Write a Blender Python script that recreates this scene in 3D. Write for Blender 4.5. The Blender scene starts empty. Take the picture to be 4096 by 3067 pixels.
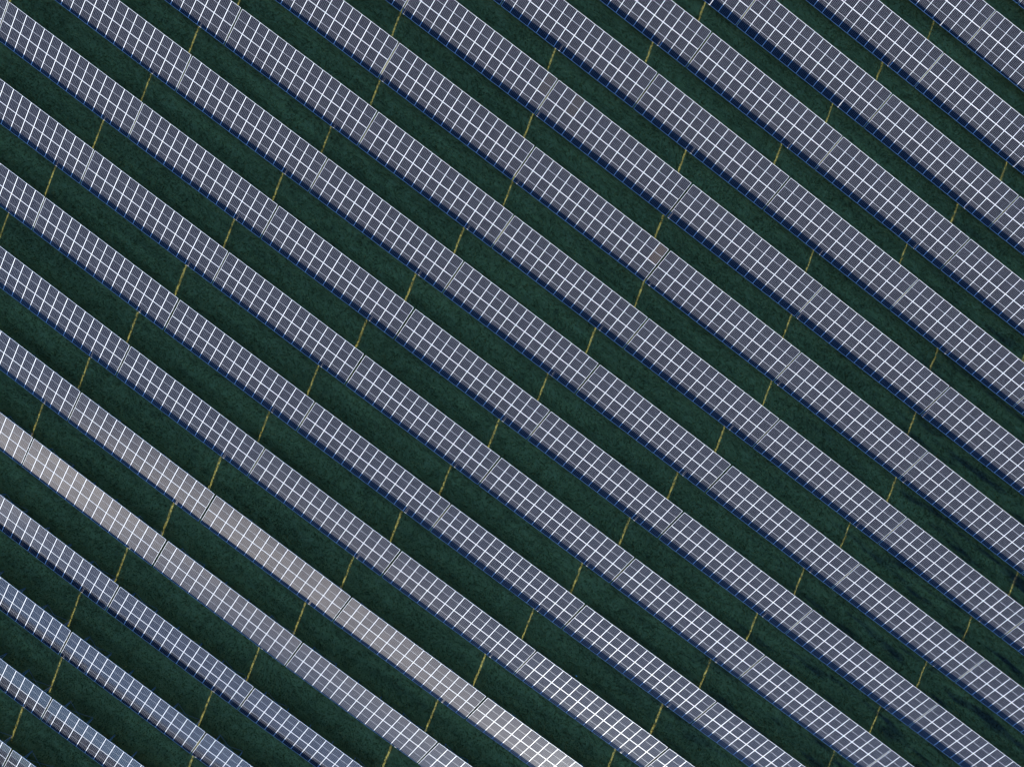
import bpy, bmesh, math, random
import numpy as np
from mathutils import Matrix, Vector, Euler

R = math.radians
random.seed(7)
C = bpy.context.scene
COL = C.collection

# ------------------------------------------------------------------ camera
cam_d = bpy.data.cameras.new("camera")
cam = bpy.data.objects.new("camera", cam_d)
COL.objects.link(cam)
CAM_ROWS = ((0.7978238, 0.6027084, 0.0148258), (-0.6025987, 0.7979615, -0.0114986), (-0.0187607, 0.0002399, 0.999824))
cam.matrix_world = Matrix.Translation((0.003, 15.613, 73.785)) @ Matrix(CAM_ROWS).transposed().to_4x4()
cam_d.sensor_width = 36.0
cam_d.sensor_fit = 'HORIZONTAL'
cam_d.lens = 2841.0 / 4096.0 * 36.0
cam_d.clip_start = 0.5
cam_d.clip_end = 6000
C.camera = cam

# ------------------------------------------------------------------ light
SUN_EL, SUN_AZ = R(16.33), R(-29.0)          # azimuth of travel measured from +y towards +x
travel = Vector((math.sin(SUN_AZ) * math.cos(SUN_EL), math.cos(SUN_AZ) * math.cos(SUN_EL), -math.sin(SUN_EL)))
to_sun = -travel
sun_d = bpy.data.lights.new("sun", 'SUN')
sun_d.energy = 5.0
sun_d.angle = R(0.53)
sun_d.color = (1.0, 0.965, 0.87)
sun = bpy.data.objects.new("sun", sun_d)
COL.objects.link(sun)
sun.rotation_euler = travel.to_track_quat('-Z', 'Y').to_euler()
sun.location = (30, -60, 60)

world = bpy.data.worlds.new("World")
C.world = world
world.use_nodes = True
wn = world.node_tree
wn.nodes.clear()
sky = wn.nodes.new('ShaderNodeTexSky')
sky.sky_type = 'NISHITA'
sky.sun_disc = False
sky.sun_elevation = SUN_EL
sky.sun_rotation = math.atan2(to_sun.x, to_sun.y)
sky.altitude = 200
sky.air_density = 1.0
sky.dust_density = 0.9
sky.ozone_density = 9.0
bg = wn.nodes.new('ShaderNodeBackground')
bg.inputs['Strength'].default_value = 0.132
wo = wn.nodes.new('ShaderNodeOutputWorld')
wn.links.new(sky.outputs[0], bg.inputs['Color'])
wn.links.new(bg.outputs[0], wo.inputs['Surface'])

C.view_settings.view_transform = 'Standard'
C.view_settings.look = 'None'
C.view_settings.exposure = 1.3
C.view_settings.gamma = 1.0
C.view_settings.use_curve_mapping = False

# ------------------------------------------------------------------ layout of the plant
PITCH = 6.89129          # row to row
MP = 1.1515               # column to column
NCOL = 15
LL = 17.44               # table to table
MW, MH = 1.134, 2.048    # one module
WID = 2 * MH + 0.02
BETA0 = 0.3367662
HUB = 1.33               # table centre above the ground
ROW0 = -7
XR = [-17.22, -17.03, -19.56, -18.39, -34.65, -33.47, -32.26, -48.5, -47.33, -46.11, -44.98, -43.78, -28.84, -31.11,
      -23.35, -4.05, -2.5, 16.71, 18.45, 20.21]
DY = [-0.005, 0.048, 0.064, -0.026, 0.0, -0.059, -0.039, -0.048, 0.001, -0.011, -0.002, -0.001, 0.026, 0.052, 0.047,
      -0.006, -0.016, -0.041, -0.01, 0.023]
CO = [-0.2645, -0.1664, -0.3163, 0.059, 0.0032, -0.4321, -0.0177, 0.0713, -0.5047, 0.1184, 0.0464, 0.0089, 0.0474, 0.0281]
EX = [(1, 0), (0, 1), (0, 2), (0, 3), (0, 4), (1, 1), (1, 2), (1, 3), (2, 0), (2, 1), (2, 2), (3, 0), (3, 1), (4, 0)]
BC = [0.0015, -0.0266, 0.0026, -0.003, 0.0061]
# small settling of each row, at its successive table joints
DZ = {-7: [0.023], -6: [0.007], -5: [0.001, 0.003], -4: [-0.122, -0.156], -3: [0.01, 0.012, 0.03, 0.031],
      -2: [0.06, 0.071, 0.071, 0.045], -1: [0.003, 0.052, 0.046, 0.059, 0.061],
      0: [0.036, 0.024, -0.028, -0.022, -0.028, -0.047], 1: [-0.031, -0.004, -0.007, 0.008, 0.008, 0.002, 0.012],
      2: [-0.04, -0.031, -0.036, -0.042, -0.038, -0.04, -0.061], 3: [-0.011, -0.049, -0.049, -0.041, -0.03, -0.025, -0.024],
      4: [0.006, 0.031, -0.014, -0.057, -0.015, 0.006, 0.019], 5: [0.039, 0.047, 0.088, 0.066, 0.06],
      6: [0.033, 0.033, 0.022, 0.016, 0.016], 7: [-0.017, -0.003, 0.005, 0.027, 0.015], 8: [0.039, 0.043, -0.003],
      9: [-0.067, -0.056, -0.053], 10: [-0.108], 11: [-0.01], 12: [0.08]}
BX = [(1, 0), (0, 1), (2, 0), (1, 1), (0, 2)]


def soft(v, lim):                            # the fitted relief is only known inside the field; level off beyond it
    a = np.abs(v)
    return np.sign(v) * np.where(a < lim, a, lim + 0.35 * (1 - np.exp(-(a - lim) / 0.35)))


def relief(x, y):
    X = soft(np.asarray(x) / 30.0, 1.75)
    Y = soft((np.asarray(y) - 15.0) / 30.0, 1.95)
    return sum(c * X**i * Y**j for c, (i, j) in zip(CO, EX))


def tilt_at(x, y):
    X = soft(np.asarray(x) / 30.0, 1.75)
    Y = soft((np.asarray(y) - 15.0) / 30.0, 1.95)
    return BETA0 + sum(c * X**i * Y**j for c, (i, j) in zip(BC, BX))


def ground_z(x, y):
    x = np.asarray(x, float); y = np.asarray(y, float)
    g = relief(x, y) - HUB
    ph = (y / PITCH) % 1.0                   # a shallow swale between two rows
    return g + 0.03 * np.sin(2 * np.pi * (ph - 0.25)) + 0.025 * np.sin(x * 0.9 + 1.7 * y) * np.sin(y * 1.3 - 0.6 * x) \
        + 0.018 * np.sin(x * 3.1 + 2.0) * np.sin(y * 2.7 + 0.8 * x)


# ------------------------------------------------------------------ materials
def new_mat(name):
    m = bpy.data.materials.new(name)
    m.use_nodes = True
    nt = m.node_tree
    nt.nodes.clear()
    out = nt.nodes.new('ShaderNodeOutputMaterial')
    return m, nt, out


def N(nt, t, **kw):
    n = nt.nodes.new(t)
    for k, v in kw.items():
        setattr(n, k, v)
    return n


def math_n(nt, op, a, b=None, c=None, clamp=False):
    n = nt.nodes.new('ShaderNodeMath')
    n.operation = op
    n.use_clamp = clamp
    for i, v in enumerate((a, b, c)):
        if v is None:
            continue
        if isinstance(v, (int, float)):
            n.inputs[i].default_value = v
        else:
            nt.links.new(v, n.inputs[i])
    return n.outputs[0]


def mix_col(nt, f, a, b, blend='MIX'):
    n = nt.nodes.new('ShaderNodeMix')
    n.data_type = 'RGBA'
    n.blend_type = blend
    for i, v in ((0, f), (6, a), (7, b)):
        if isinstance(v, (int, float)):
            n.inputs[i].default_value = v
        elif isinstance(v, tuple):
            n.inputs[i].default_value = v
        else:
            nt.links.new(v, n.inputs[i])
    return n.outputs[2]


def principled(nt, **kw):
    p = nt.nodes.new('ShaderNodeBsdfPrincipled')
    for k, v in kw.items():
        k = k.replace('_', ' ')
        if isinstance(v, (int, float, tuple)):
            p.inputs[k].default_value = v
        else:
            nt.links.new(v, p.inputs[k])
    return p


def cell_material(name, base_a, base_b, tint=None):
    m, nt, out = new_mat(name)
    uv = N(nt, 'ShaderNodeUVMap')
    sep = N(nt, 'ShaderNodeSeparateXYZ')
    nt.links.new(uv.outputs[0], sep.inputs[0])
    u, v = sep.outputs[0], sep.outputs[1]

    def lines(coord, count, half, edge):
        t = math_n(nt, 'MULTIPLY', coord, count)
        fr = math_n(nt, 'FRACT', math_n(nt, 'ADD', t, 0.5))
        dd = math_n(nt, 'ABSOLUTE', math_n(nt, 'SUBTRACT', fr, 0.5))
        ln = math_n(nt, 'LESS_THAN', dd, half)
        inside = math_n(nt, 'MULTIPLY', math_n(nt, 'GREATER_THAN', coord, edge), math_n(nt, 'LESS_THAN', coord, 1 - edge))
        return math_n(nt, 'MULTIPLY', ln, inside)
    gap_u = lines(u, 6.0, 0.036, 0.05)       # backsheet showing between the cell strings
    gap_u = math_n(nt, 'MULTIPLY', gap_u, math_n(nt, 'LESS_THAN', math_n(nt, 'ABSOLUTE', math_n(nt, 'SUBTRACT', v, 0.5)), 0.44))
    gap_v = lines(v, 11.0, 0.030, 0.03)
    info = N(nt, 'ShaderNodeObjectInfo')
    rnd = info.outputs['Random']
    noise = N(nt, 'ShaderNodeTexNoise')
    noise.inputs['Scale'].default_value = 1.3
    noise.inputs['Detail'].default_value = 3
    geo = N(nt, 'ShaderNodeNewGeometry')
    nt.links.new(geo.outputs['Position'], noise.inputs['Vector'])
    # each cell a hair lighter or darker than the next
    cu = math_n(nt, 'FLOOR', math_n(nt, 'MULTIPLY', u, 6.0))
    cv = math_n(nt, 'FLOOR', math_n(nt, 'MULTIPLY', v, 11.0))
    comb = N(nt, 'ShaderNodeCombineXYZ')
    nt.links.new(cu, comb.inputs[0]); nt.links.new(cv, comb.inputs[1]); nt.links.new(rnd, comb.inputs[2])
    wn_ = N(nt, 'ShaderNodeTexWhiteNoise', noise_dimensions='3D')
    nt.links.new(comb.outputs[0], wn_.inputs['Vector'])
    f = math_n(nt, 'ADD', math_n(nt, 'MULTIPLY', rnd, 0.55), math_n(nt, 'MULTIPLY', wn_.outputs['Value'], 0.25))
    f = math_n(nt, 'ADD', f, math_n(nt, 'MULTIPLY', math_n(nt, 'SUBTRACT', noise.outputs[0], 0.5), 0.7), clamp=True)
    base = mix_col(nt, f, base_a, base_b)
    col = mix_col(nt, math_n(nt, 'MULTIPLY', gap_v, 0.35), base, (0.20, 0.21, 0.24, 1))
    col = mix_col(nt, math_n(nt, 'MULTIPLY', gap_u, 0.55), col, (0.40, 0.41, 0.45, 1))
    # a film of dust, thicker in places
    n2 = N(nt, 'ShaderNodeTexNoise')
    n2.inputs['Scale'].default_value = 5.0
    n2.inputs['Detail'].default_value = 5
    nt.links.new(geo.outputs['Position'], n2.inputs['Vector'])
    rough = math_n(nt, 'ADD', math_n(nt, 'MULTIPLY', n2.outputs[0], 0.06), 0.07)
    p = principled(nt, Base_Color=col, Roughness=rough)
    p.inputs['IOR'].default_value = 1.27
    p.inputs['Coat Weight'].default_value = 0.0
    # round busbar wires along the module throw the light out in a fan across it
    tan = N(nt, 'ShaderNodeVectorTransform', vector_type='VECTOR', convert_from='OBJECT', convert_to='WORLD')
    tan.inputs[0].default_value = (0, 1, 0)
    gl = N(nt, 'ShaderNodeBsdfAnisotropic')
    gl.distribution = 'BECKMANN'
    gl.inputs['Color'].default_value = (0.98, 0.88, 0.78, 1)
    gl.inputs['Roughness'].default_value = WIRE_ROUGH
    gl.inputs['Anisotropy'].default_value = WIRE_ANISO
    nt.links.new(tan.outputs[0], gl.inputs['Tangent'])
    mx = N(nt, 'ShaderNodeMixShader')
    nt.links.new(math_n(nt, 'ADD', math_n(nt, 'MULTIPLY', rnd, 0.3 * WIRE_AMT), 0.85 * WIRE_AMT), mx.inputs[0])
    nt.links.new(p.outputs[0], mx.inputs[1]); nt.links.new(gl.outputs[0], mx.inputs[2])
    nt.links.new(mx.outputs[0], out.inputs[0])
    return m


WIRE_ROUGH, WIRE_ANISO, WIRE_AMT = 0.46, 0.79, 0.0042
M_cell = cell_material("cells_blue", (0.0080, 0.0086, 0.0125, 1), (0.0130, 0.0138, 0.0190, 1))
M_cell_brown = cell_material("cells_brown", (0.028, 0.020, 0.015, 1), (0.034, 0.024, 0.018, 1))

M_cell_dull = cell_material("cells_dull", (0.016, 0.014, 0.013, 1), (0.021, 0.018, 0.017, 1))


def metal_like(name, col, rough, metallic, var=0.06):
    m, nt, out = new_mat(name)
    geo = N(nt, 'ShaderNodeNewGeometry')
    n = N(nt, 'ShaderNodeTexNoise')
    n.inputs['Scale'].default_value = 6
    n.inputs['Detail'].default_value = 4
    nt.links.new(geo.outputs['Position'], n.inputs['Vector'])
    f = math_n(nt, 'MULTIPLY', n.outputs[0], 1.0)
    dark = tuple(max(0, c * (1 - 2 * var)) for c in col) + (1,)
    c = mix_col(nt, f, dark, tuple(col) + (1,))
    p = principled(nt, Base_Color=c, Roughness=rough, Metallic=metallic)
    nt.links.new(p.outputs[0], out.inputs[0])
    return m


M_frame = metal_like("anodised_frame", (0.68, 0.69, 0.70), 0.42, 0.0)
M_back = metal_like("white_backsheet", (0.60, 0.61, 0.63), 0.5, 0.0)
M_steel = metal_like("galvanised_steel", (0.52, 0.54, 0.56), 0.42, 0.55, 0.15)
M_box = metal_like("grey_plastic", (0.55, 0.56, 0.56), 0.5, 0.0, 0.05)


def grass_material(name, is_blade):
    m, nt, out = new_mat(name)
    geo = N(nt, 'ShaderNodeNewGeometry')
    mp = N(nt, 'ShaderNodeMapping')
    mp.inputs['Scale'].default_value = (0.045, 0.55, 0.3)
    nt.links.new(geo.outputs['Position'], mp.inputs[0])
    streak = N(nt, 'ShaderNodeTexNoise')
    streak.inputs['Scale'].default_value = 1.6
    streak.inputs['Detail'].default_value = 6
    streak.inputs['Roughness'].default_value = 0.62
    nt.links.new(mp.outputs[0], streak.inputs['Vector'])
    patch = N(nt, 'ShaderNodeTexNoise')
    patch.inputs['Scale'].default_value = 0.9
    patch.inputs['Detail'].default_value = 8
    patch.inputs['Roughness'].default_value = 0.7
    nt.links.new(geo.outputs['Position'], patch.inputs['Vector'])
    fine = N(nt, 'ShaderNodeTexNoise')
    fine.inputs['Scale'].default_value = 7.0
    fine.inputs['Detail'].default_value = 6
    fine.inputs['Roughness'].default_value = 0.75
    nt.links.new(geo.outputs['Position'], fine.inputs['Vector'])

    def ramp(src, lo, hi):
        r = N(nt, 'ShaderNodeMapRange')
        r.inputs[1].default_value = lo
        r.inputs[2].default_value = hi
        nt.links.new(src, r.inputs[0])
        return r.outputs[0]
    c = mix_col(nt, ramp(streak.outputs[0], 0.35, 0.65), GR_A, GR_B)
    c = mix_col(nt, math_n(nt, 'MULTIPLY', ramp(patch.outputs[0], 0.50, 0.72), 0.7), c, GR_C)
    c = mix_col(nt, math_n(nt, 'MULTIPLY', ramp(patch.outputs[0], 0.47, 0.30), 0.75), c, GR_D)
    c = mix_col(nt, math_n(nt, 'MULTIPLY', ramp(fine.outputs[0], 0.38, 0.68), 0.6), c, (0.9, 0.95, 0.7, 1), 'OVERLAY')
    # wheel ruts of wet dark soil towards one side of the field
    spx = N(nt, 'ShaderNodeSeparateXYZ')
    nt.links.new(geo.outputs['Position'], spx.inputs[0])
    side = ramp(spx.outputs[0], 24.0, 50.0)
    rut = N(nt, 'ShaderNodeTexNoise')
    rut.inputs['Scale'].default_value = 1.0
    rut.inputs['Detail'].default_value = 5
    mp2 = N(nt, 'ShaderNodeMapping')
    mp2.inputs['Scale'].default_value = (0.16, 0.9, 0.3)
    mp2.inputs['Location'].default_value = (3.1, 7.7, 0)
    nt.links.new(geo.outputs['Position'], mp2.inputs[0])
    nt.links.new(mp2.outputs[0], rut.inputs['Vector'])
    rm = math_n(nt, 'MULTIPLY', ramp(rut.outputs[0], 0.52, 0.66), side)
    c = mix_col(nt, math_n(nt, 'MULTIPLY', rm, 0.85), c, (0.035, 0.034, 0.030, 1))
    if is_blade:
        info = N(nt, 'ShaderNodeObjectInfo')
        hsv = N(nt, 'ShaderNodeHueSaturation')
        nt.links.new(c, hsv.inputs['Color'])
        nt.links.new(math_n(nt, 'ADD', math_n(nt, 'MULTIPLY', info.outputs['Random'], 0.5), 0.8), hsv.inputs['Value'])
        nt.links.new(math_n(nt, 'ADD', math_n(nt, 'MULTIPLY', info.outputs['Random'], -0.03), 0.51), hsv.inputs['Hue'])
        c = hsv.outputs[0]
        d = N(nt, 'ShaderNodeBsdfDiffuse')
        t = N(nt, 'ShaderNodeBsdfTranslucent')
        nt.links.new(c, d.inputs[0]); nt.links.new(c, t.inputs[0])
        mx = N(nt, 'ShaderNodeMixShader')
        mx.inputs[0].default_value = 0.45
        nt.links.new(d.outputs[0], mx.inputs[1]); nt.links.new(t.outputs[0], mx.inputs[2])
        nt.links.new(mx.outputs[0], out.inputs[0])
    else:
        p = principled(nt, Base_Color=c, Roughness=0.95)
        p.inputs['Specular IOR Level'].default_value = 0.1
        b = N(nt, 'ShaderNodeBump')
        b.inputs['Strength'].default_value = 0.9
        b.inputs['Distance'].default_value = 0.08
        nt.links.new(fine.outputs[0], b.inputs['Height'])
        nt.links.new(b.outputs[0], p.inputs['Normal'])
        nt.links.new(p.outputs[0], out.inputs[0])
    return m


GR_A = (0.160, 0.143, 0.044, 1)
GR_B = (0.250, 0.222, 0.066, 1)
GR_C = (0.280, 0.250, 0.090, 1)
GR_D = (0.125, 0.112, 0.040, 1)
M_ground = grass_material("turf", False)
M_blade = grass_material("grass_blades", True)


# ------------------------------------------------------------------ mesh helpers
def box_into(bm, c, s, rot=None, mat=0):
    m = Matrix.Translation(Vector(c))
    if rot is not None:
        m = m @ rot.to_4x4()
    r = bmesh.ops.create_cube(bm, size=1.0, matrix=m @ Matrix.Diagonal((*s, 1)))
    for f in {f for v in r['verts'] for f in v.link_faces}:
        f.material_index = mat


def bar_into(bm, a, b, w, h, mat=0):
    a = Vector(a); b = Vector(b)
    d = b - a
    rot = d.to_track_quat('X', 'Z').to_matrix()
    box_into(bm, (a + b) / 2, (d.length, w, h), rot, mat)


def finish(bm, name, mats):
    me = bpy.data.meshes.new(name)
    bm.normal_update()
    bm.to_mesh(me)
    bm.free()
    for m in mats:
        me.materials.append(m)
    return me


# --- one framed module: frame ring + white backsheet tray (with the strip between the two half blocks)
FW = 0.023
bm = bmesh.new()
box_into(bm, (-(MW - FW) / 2, 0, -0.0175), (FW, MH, 0.035))
box_into(bm, ((MW - FW) / 2, 0, -0.0175), (FW, MH, 0.035))
box_into(bm, (0, -(MH - FW) / 2, -0.0175), (MW - 2 * FW, FW, 0.035))
box_into(bm, (0, (MH - FW) / 2, -0.0175), (MW - 2 * FW, FW, 0.035))
me_frame = finish(bm, "module_frame", [M_frame])
bm = bmesh.new()
box_into(bm, (0, 0, -0.011), (MW - 2 * FW, MH - 2 * FW, 0.008))
box_into(bm, (0, -0.26, -0.022), (0.16, 0.09, 0.014), None, 0)
me_tray = finish(bm, "backsheet", [M_back])

HB = (MH - 2 * FW - 0.026 - 0.012) / 2       # length of a half block


def cell_mesh(name, mat):
    bm = bmesh.new()
    sx, sy = (MW - 2 * FW - 0.014) / 2, HB / 2
    box_into(bm, (0, 0, -0.002), (sx * 2, sy * 2, 0.004))
    uvl = bm.loops.layers.uv.new("UVMap")
    for f in bm.faces:
        for l in f.loops:
            l[uvl].uv = ((l.vert.co.x + sx) / (2 * sx), (l.vert.co.y + sy) / (2 * sy))
    return finish(bm, name, [mat])


me_cell = cell_mesh("cell_block", M_cell)
me_cell_b = cell_mesh("cell_block", M_cell_brown)
me_cell_c = cell_mesh("cell_block", M_cell_dull)

# --- supports
POST_X = [-LL / 2 + 1.28 + 2.955 * k + 0.0 for k in range(6)]
REAR_Y, FRONT_Y = 1.25, -1.10


def post_mesh(h, name):
    bm = bmesh.new()                          # C-section post, top at z = 0
    box_into(bm, (0, 0.045, -h / 2), (0.006, 0.006, h))
    box_into(bm, (0, 0, -h / 2), (0.006, 0.09, h))
    box_into(bm, (0.027, 0.048, -h / 2), (0.05, 0.006, h))
    box_into(bm, (0.027, -0.048, -h / 2), (0.05, 0.006, h))
    return finish(bm, name, [M_steel])


me_rear = post_mesh(2.35, "rear_post")
me_front = post_mesh(1.45, "front_post")


def beam_mesh(L, w, h, name, axis='x'):
    bm = bmesh.new()
    if axis == 'x':
        box_into(bm, (0, 0, 0), (L, 0.004, h))
        box_into(bm, (0, w / 2, h / 2), (L, w, 0.004))
        box_into(bm, (0, w / 2, -h / 2), (L, w, 0.004))
    else:
        box_into(bm, (0, 0, 0), (0.004, L, h))
        box_into(bm, (w / 2, 0, h / 2), (w, L, 0.004))
        box_into(bm, (w / 2, 0, -h / 2), (w, L, 0.004))
    return finish(bm, name, [M_steel])


me_purlin = beam_mesh(NCOL * MP - 0.02 + 0.06, 0.05, 0.07, "purlin")
me_rafter = beam_mesh(3.75, 0.05, 0.09, "rafter", 'y')
me_cable = None


def new_obj(name, me, parent, mtx=None):
    o = bpy.data.objects.new(name, me)
    COL.objects.link(o)
    if parent is not None:
        o.parent = parent
    if mtx is not None:
        o.matrix_basis = mtx
    return o


# ------------------------------------------------------------------ which tables stand where
cam_inv = cam.matrix_world.inverted()
FPX = 2841.0


def to_px(p):
    q = cam_inv @ Vector(p)
    return (2048 + FPX * q.x / -q.z, 1533.5 - FPX * q.y / -q.z)


def row_x(r):
    i = r - ROW0
    if 0 <= i < len(XR):
        return XR[i], DY[i]
    if i < 0:
        return XR[0] + 1.2 * i, 0.0
    return XR[-1] + 1.75 * (i - len(XR) + 1), 0.0


tables = []
for r in range(-10, 15):
    x0, dy = row_x(r)
    for k in range(-8, 9):
        xa = x0 + k * LL
        xc, yc = xa + LL / 2, r * PITCH + dy
        if abs(xc) > 90:
            continue
        dz = DZ.get(r, [0.0])
        za = float(relief(xa, yc)) + dz[min(max(k, 0), len(dz) - 1)]
        zb = float(relief(xa + LL, yc)) + dz[min(max(k + 1, 0), len(dz) - 1)]
        beta = float(tilt_at(xc, yc))
        pts = []
        for ex, ez in ((xa + 0.1, za), (xa + LL - 0.1, zb)):
            for s in (-1, 1):
                pts.append(to_px((ex, yc + s * WID / 2 * math.cos(beta), ez + s * WID / 2 * math.sin(beta))))
        # clip the outline against the frame to see how much of it the photo shows
        poly = [pts[0], pts[2], pts[3], pts[1]]

        def clip(poly, ax, lim, sgn):
            outp = []
            for i in range(len(poly)):
                p, q = poly[i], poly[(i + 1) % len(poly)]
                dp, dq = sgn * (p[ax] - lim), sgn * (q[ax] - lim)
                if dp >= 0:
                    outp.append(p)
                if dp * dq < 0:
                    t = dp / (dp - dq)
                    outp.append((p[0] + t * (q[0] - p[0]), p[1] + t * (q[1] - p[1])))
            return outp

        def area(m):
            pl = poly
            for ax, lim, sg in ((0, -m, 1), (0, 4096 + m, -1), (1, -m, 1), (1, 3067 + m, -1)):
                pl = clip(pl, ax, lim, sg)
                if len(pl) < 3:
                    return 0
            return abs(sum(pl[i][0] * pl[(i + 1) % len(pl)][1] - pl[(i + 1) % len(pl)][0] * pl[i][1] for i in range(len(pl)))) / 2
        vis = area(0)
        if vis < 30 and area(260) < 30:
            continue
        tables.append(dict(r=r, k=k, xc=xc, yc=yc, za=za, zb=zb, beta=beta, vis=vis >= 30))

ORD = ["zeroth", "first", "second", "third", "fourth", "fifth", "sixth", "seventh", "eighth", "ninth", "tenth", "eleventh",
       "twelfth", "thirteenth", "fourteenth", "fifteenth", "sixteenth", "seventeenth", "eighteenth", "nineteenth",
       "twentieth", "twenty-first", "twenty-second", "twenty-third"]
vis_rows = sorted({t['r'] for t in tables if t['vis']})
for r in vis_rows:
    vt = sorted([t for t in tables if t['r'] == r and t['vis']], key=lambda t: t['k'])
    for n, t in enumerate(vt):
        t['rank'] = n + 1
        t['n'] = len(vt)

# modules of another make that stand out, (row, gap to the right of them or table, column, upper=1)
BROWN = {(5, 1, 14, 1), (6, 0, 14, 1), (6, 1, 2, 1)}
half_pitch = HB / 2 + 0.013

rail_rng = random.Random(3)
for t in tables:
    r, k = t['r'], t['k']
    slope = math.atan2(t['zb'] - t['za'], LL)
    zc = (t['za'] + t['zb']) / 2
    name = "solar_table"
    root = bpy.data.objects.new(name, None)
    COL.objects.link(root)
    root.empty_display_size = 0.4
    jx = rail_rng.uniform(-0.022, 0.022)
    jz = rail_rng.uniform(-0.01, 0.01)
    root.matrix_basis = Matrix.Translation((t['xc'] + jx, t['yc'], zc - HUB + jz)) @ Matrix.Rotation(-slope, 4, 'Y')
    root['category'] = "solar panels"
    i_row = r - ROW0
    gk = k                                     # table k lies between gap k and gap k+1
    browns = [b for b in BROWN if b[0] == r and b[1] == gk]
    if t['vis']:
        rown = ORD[vis_rows.index(r) + 1]
        if t['n'] == 1:
            lab = "only solar table in view in the %s row counted from the bottom left corner" % rown
        else:
            which = ORD[t['rank']] if t['rank'] > 1 else "first"
            pos = "%s from left" % which
            if browns:
                lab = "solar table with brownish module, %s in %s row from bottom left corner" % (pos, rown)
            else:
                lab = "solar table %s in the %s row counted from the bottom left corner" % (pos, rown)
        root['label'] = lab
    else:
        root['label'] = "solar table standing wholly outside the edge of the photo"
    root['group'] = "solar tables standing in slanting rows on the grass"
    tm = Matrix.Translation((0, 0, HUB)) @ Matrix.Rotation(t['beta'], 4, 'X')
    for c in range(NCOL):
        xm = (c - (NCOL - 1) / 2) * MP
        for up in (0, 1):
            jr = Euler((R(rail_rng.gauss(0, 0.05)), R(rail_rng.gauss(0, 0.10)), 0)).to_matrix().to_4x4()
            mm = tm @ Matrix.Translation((xm, (up - 0.5) * (MH + 0.02), rail_rng.uniform(-0.003, 0.003))) @ jr
            mod = new_obj("solar_module", me_frame, root, mm)
            new_obj("backsheet", me_tray, mod)
            cm = me_cell
            if (r, gk, c, up) in BROWN:
                cm = me_cell_b if r == 5 else me_cell_c
                mod['label'] = "module with brownish cells"
            for s in (-1, 1):
                new_obj("cell_block", cm, mod, Matrix.Translation((0, s * half_pitch, -0.0025)))
    # steelwork
    for yy in (-1.55, -0.5, 0.5, 1.55):
        new_obj("purlin", me_purlin, root, tm @ Matrix.Translation((0, yy, -0.078)))
    tb = math.tan(t['beta'])
    for px in POST_X:
        new_obj("rafter", me_rafter, root, tm @ Matrix.Translation((px, 0, -0.165)))
        new_obj("rear_post", me_rear, root, Matrix.Translation((px - 0.03, REAR_Y, HUB + REAR_Y * tb - 0.22)))
        new_obj("front_post", me_front, root, Matrix.Translation((px - 0.03, FRONT_Y, HUB + FRONT_Y * tb - 0.22)))
    key = round(t['beta'], 3)
    if not hasattr(new_obj, 'braces'):
        new_obj.braces = {}
    if key not in new_obj.braces:
        bm = bmesh.new()
        bar_into(bm, (0.05, REAR_Y - 0.03, 0.18), (0.05, 0.15, HUB + 0.15 * tb - 0.2), 0.035, 0.035)
        b1 = finish(bm, "brace", [M_steel])
        bm = bmesh.new()
        d = POST_X[1] - POST_X[0]
        bar_into(bm, (0, REAR_Y + 0.07, 0.12), (d, REAR_Y + 0.07, HUB + REAR_Y * tb - 0.3), 0.03, 0.012)
        b2 = finish(bm, "cross_brace", [M_steel])
        bm = bmesh.new()
        bar_into(bm, (0, REAR_Y + 0.09, HUB + REAR_Y * tb - 0.3), (d, REAR_Y + 0.09, 0.12), 0.03, 0.012)
        b3 = finish(bm, "cross_brace", [M_steel])
        new_obj.braces[key] = (b1, b2, b3)
    b1, b2, b3 = new_obj.braces[key]
    for px in POST_X:
        new_obj("brace", b1, root, Matrix.Translation((px, 0, 0)))
    for px in (POST_X[0], POST_X[4]):
        new_obj("cross_brace", b2, root, Matrix.Translation((px, 0, 0)))
        new_obj("cross_brace", b3, root, Matrix.Translation((px, 0, 0)))

# ------------------------------------------------------------------ ground
def axis(c, near, step, far):
    a = list(np.arange(0, near, step))
    s = step
    v = a[-1]
    while v < far:
        s *= 1.22
        v += s
        a.append(v)
    a = np.array(a)
    return np.concatenate([-a[:0:-1], a]) + c


xs = axis(0.0, 78, 0.5, 2500)
ys = axis(15.0, 74, 0.4, 2500)
gx, gy = np.meshgrid(xs, ys)
gz = ground_z(gx, gy)
verts = np.stack([gx.ravel(), gy.ravel(), gz.ravel()], 1)
nx, ny = len(xs), len(ys)
idx = np.arange(nx * ny).reshape(ny, nx)
faces = np.stack([idx[:-1, :-1].ravel(), idx[:-1, 1:].ravel(), idx[1:, 1:].ravel(), idx[1:, :-1].ravel()], 1)
me = bpy.data.meshes.new("ground")
me.from_pydata(verts.tolist(), [], faces.tolist())
me.materials.append(M_ground)
me.shade_smooth()
ground = new_obj("ground", me, None)
ground['kind'] = "structure"

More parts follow.
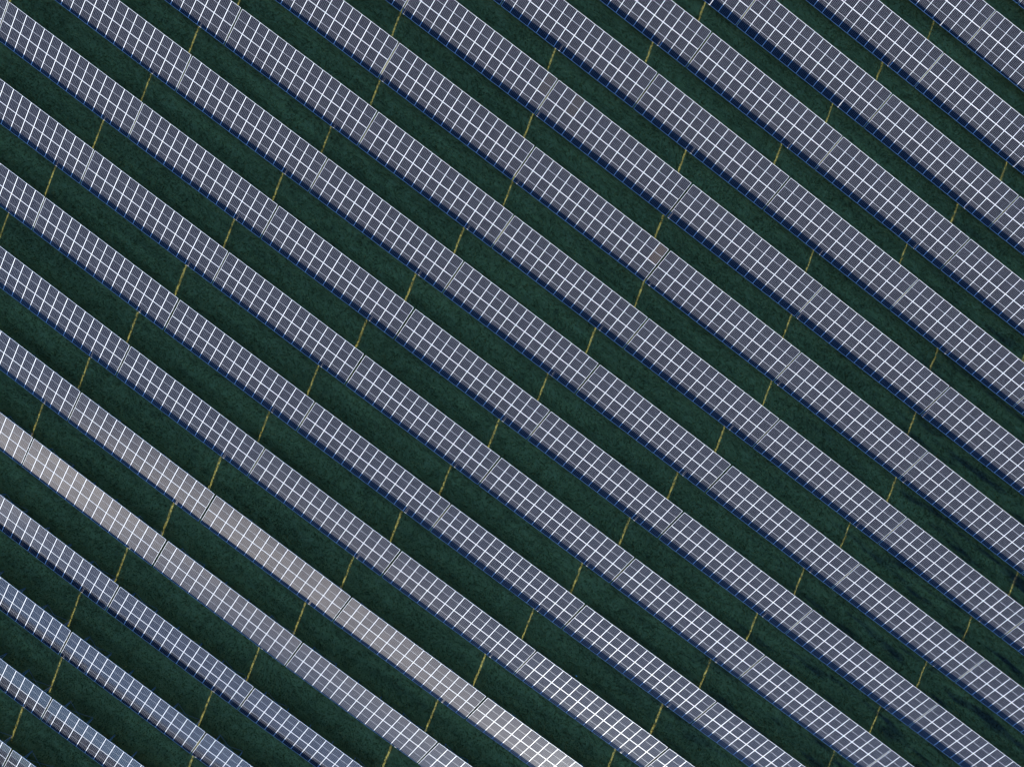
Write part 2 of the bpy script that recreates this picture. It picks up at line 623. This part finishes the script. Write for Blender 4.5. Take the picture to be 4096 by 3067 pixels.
# ------------------------------------------------------------------ grass: uncountable tufts over the field in view
bm = bmesh.new()
rg = random.Random(11)
for i in range(7):
    a = rg.uniform(0, 2 * math.pi)
    h = rg.uniform(0.03, 0.07)
    lean = rg.uniform(0.03, 0.07)
    w = rg.uniform(0.010, 0.018)
    bx, by = rg.uniform(-0.05, 0.05), rg.uniform(-0.05, 0.05)
    dx, dy = math.cos(a), math.sin(a)
    p0 = bm.verts.new((bx - dy * w, by + dx * w, -0.01))
    p1 = bm.verts.new((bx + dy * w, by - dx * w, -0.01))
    p2 = bm.verts.new((bx + dy * w * 0.7 + dx * lean * 0.4, by - dx * w * 0.7 + dy * lean * 0.4, h * 0.6))
    p3 = bm.verts.new((bx - dy * w * 0.7 + dx * lean * 0.4, by + dx * w * 0.7 + dy * lean * 0.4, h * 0.6))
    p4 = bm.verts.new((bx + dx * lean, by + dy * lean, h))
    bm.faces.new((p0, p1, p2, p3))
    bm.faces.new((p3, p2, p4))
me_tuft = finish(bm, "grass_tuft", [M_blade])

rn = np.random.default_rng(5)
corners = []
for u, v in ((-80, -80), (4176, -80), (4176, 3147), (-80, 3147)):
    d = (cam.matrix_world.to_3x3() @ Vector(((u - 2048) / FPX, -(v - 1533.5) / FPX, -1))).normalized()
    tt = (-2.5 - cam.location.z - 0) / d.z if False else (-2.5 - cam.matrix_world.translation.z) / d.z
    corners.append(cam.matrix_world.translation + d * tt)
n_t = int(GRASS_N) if 'GRASS_N' in globals() else 420000
a, b, c, d = [np.array(q[:2]) for q in corners]
uu, vv = rn.random(n_t)[:, None], rn.random(n_t)[:, None]
P2 = (a * (1 - uu) + b * uu) * (1 - vv) + (d * (1 - uu) + c * uu) * vv
pz = ground_z(P2[:, 0], P2[:, 1])
pm = bpy.data.meshes.new("grass")
pm.vertices.add(n_t)
pm.vertices.foreach_set("co", np.stack([P2[:, 0], P2[:, 1], pz], 1).astype(np.float32).ravel())
pm.update()
grass = new_obj("grass", pm, None)
grass['kind'] = "stuff"
grass['label'] = "short green grass growing between and beneath the rows of solar tables"
grass['category'] = "grass"
tuft_src = bpy.data.objects.new("grass_tuft", me_tuft)      # never linked to the scene: source shape for the nodes
ng = bpy.data.node_groups.new("grass_nodes", 'GeometryNodeTree')
ng.interface.new_socket("Geometry", in_out='INPUT', socket_type='NodeSocketGeometry')
ng.interface.new_socket("Geometry", in_out='OUTPUT', socket_type='NodeSocketGeometry')
gi = ng.nodes.new('NodeGroupInput'); go = ng.nodes.new('NodeGroupOutput')
m2p = ng.nodes.new('GeometryNodeMeshToPoints')
iop = ng.nodes.new('GeometryNodeInstanceOnPoints')
oi = ng.nodes.new('GeometryNodeObjectInfo')
oi.inputs['Object'].default_value = tuft_src
rr = ng.nodes.new('FunctionNodeRandomValue'); rr.data_type = 'FLOAT_VECTOR'
rr.inputs[0].default_value = (-0.25, -0.25, 0); rr.inputs[1].default_value = (0.25, 0.25, 6.283)
rs = ng.nodes.new('FunctionNodeRandomValue'); rs.data_type = 'FLOAT'
rs.inputs[2].default_value = 0.6; rs.inputs[3].default_value = 1.5
ng.links.new(gi.outputs[0], m2p.inputs['Mesh'])
ng.links.new(m2p.outputs[0], iop.inputs['Points'])
ng.links.new(oi.outputs['Geometry'], iop.inputs['Instance'])
ng.links.new(rr.outputs[0], iop.inputs['Rotation'])
ng.links.new(rs.outputs[1], iop.inputs['Scale'])
ng.links.new(iop.outputs[0], go.inputs[0])
md = grass.modifiers.new("grass", 'NODES')
md.node_group = ng


# ------------------------------------------------------------------ a scrap on the grass
def ground_hit(u, v):
    d = (cam.matrix_world.to_3x3() @ Vector(((u - 2048) / FPX, -(v - 1533.5) / FPX, -1))).normalized()
    o = cam.matrix_world.translation
    z = -2.0
    for _ in range(15):
        p = o + d * ((z - o.z) / d.z)
        z = float(ground_z(p.x, p.y))
    return p


rs_ = random.Random(2)
bm = bmesh.new()
bmesh.ops.create_icosphere(bm, subdivisions=2, radius=0.09)
for v in bm.verts:
    v.co = Vector((v.co.x * rs_.uniform(0.75, 1.3), v.co.y * rs_.uniform(0.6, 1.1), v.co.z * rs_.uniform(0.3, 0.6)))
M_scrap = metal_like("pale_plastic", (0.55, 0.75, 0.80), 0.4, 0.0, 0.1)
scrap = new_obj("plastic_scrap", finish(bm, "plastic_scrap", [M_scrap]), None)
scrap.location = ground_hit(2305, 2701) + Vector((0, 0, 0.11))
scrap['label'] = "tiny crumpled pale plastic scrap lying alone on the shaded grass between two rows"
scrap['category'] = "litter"
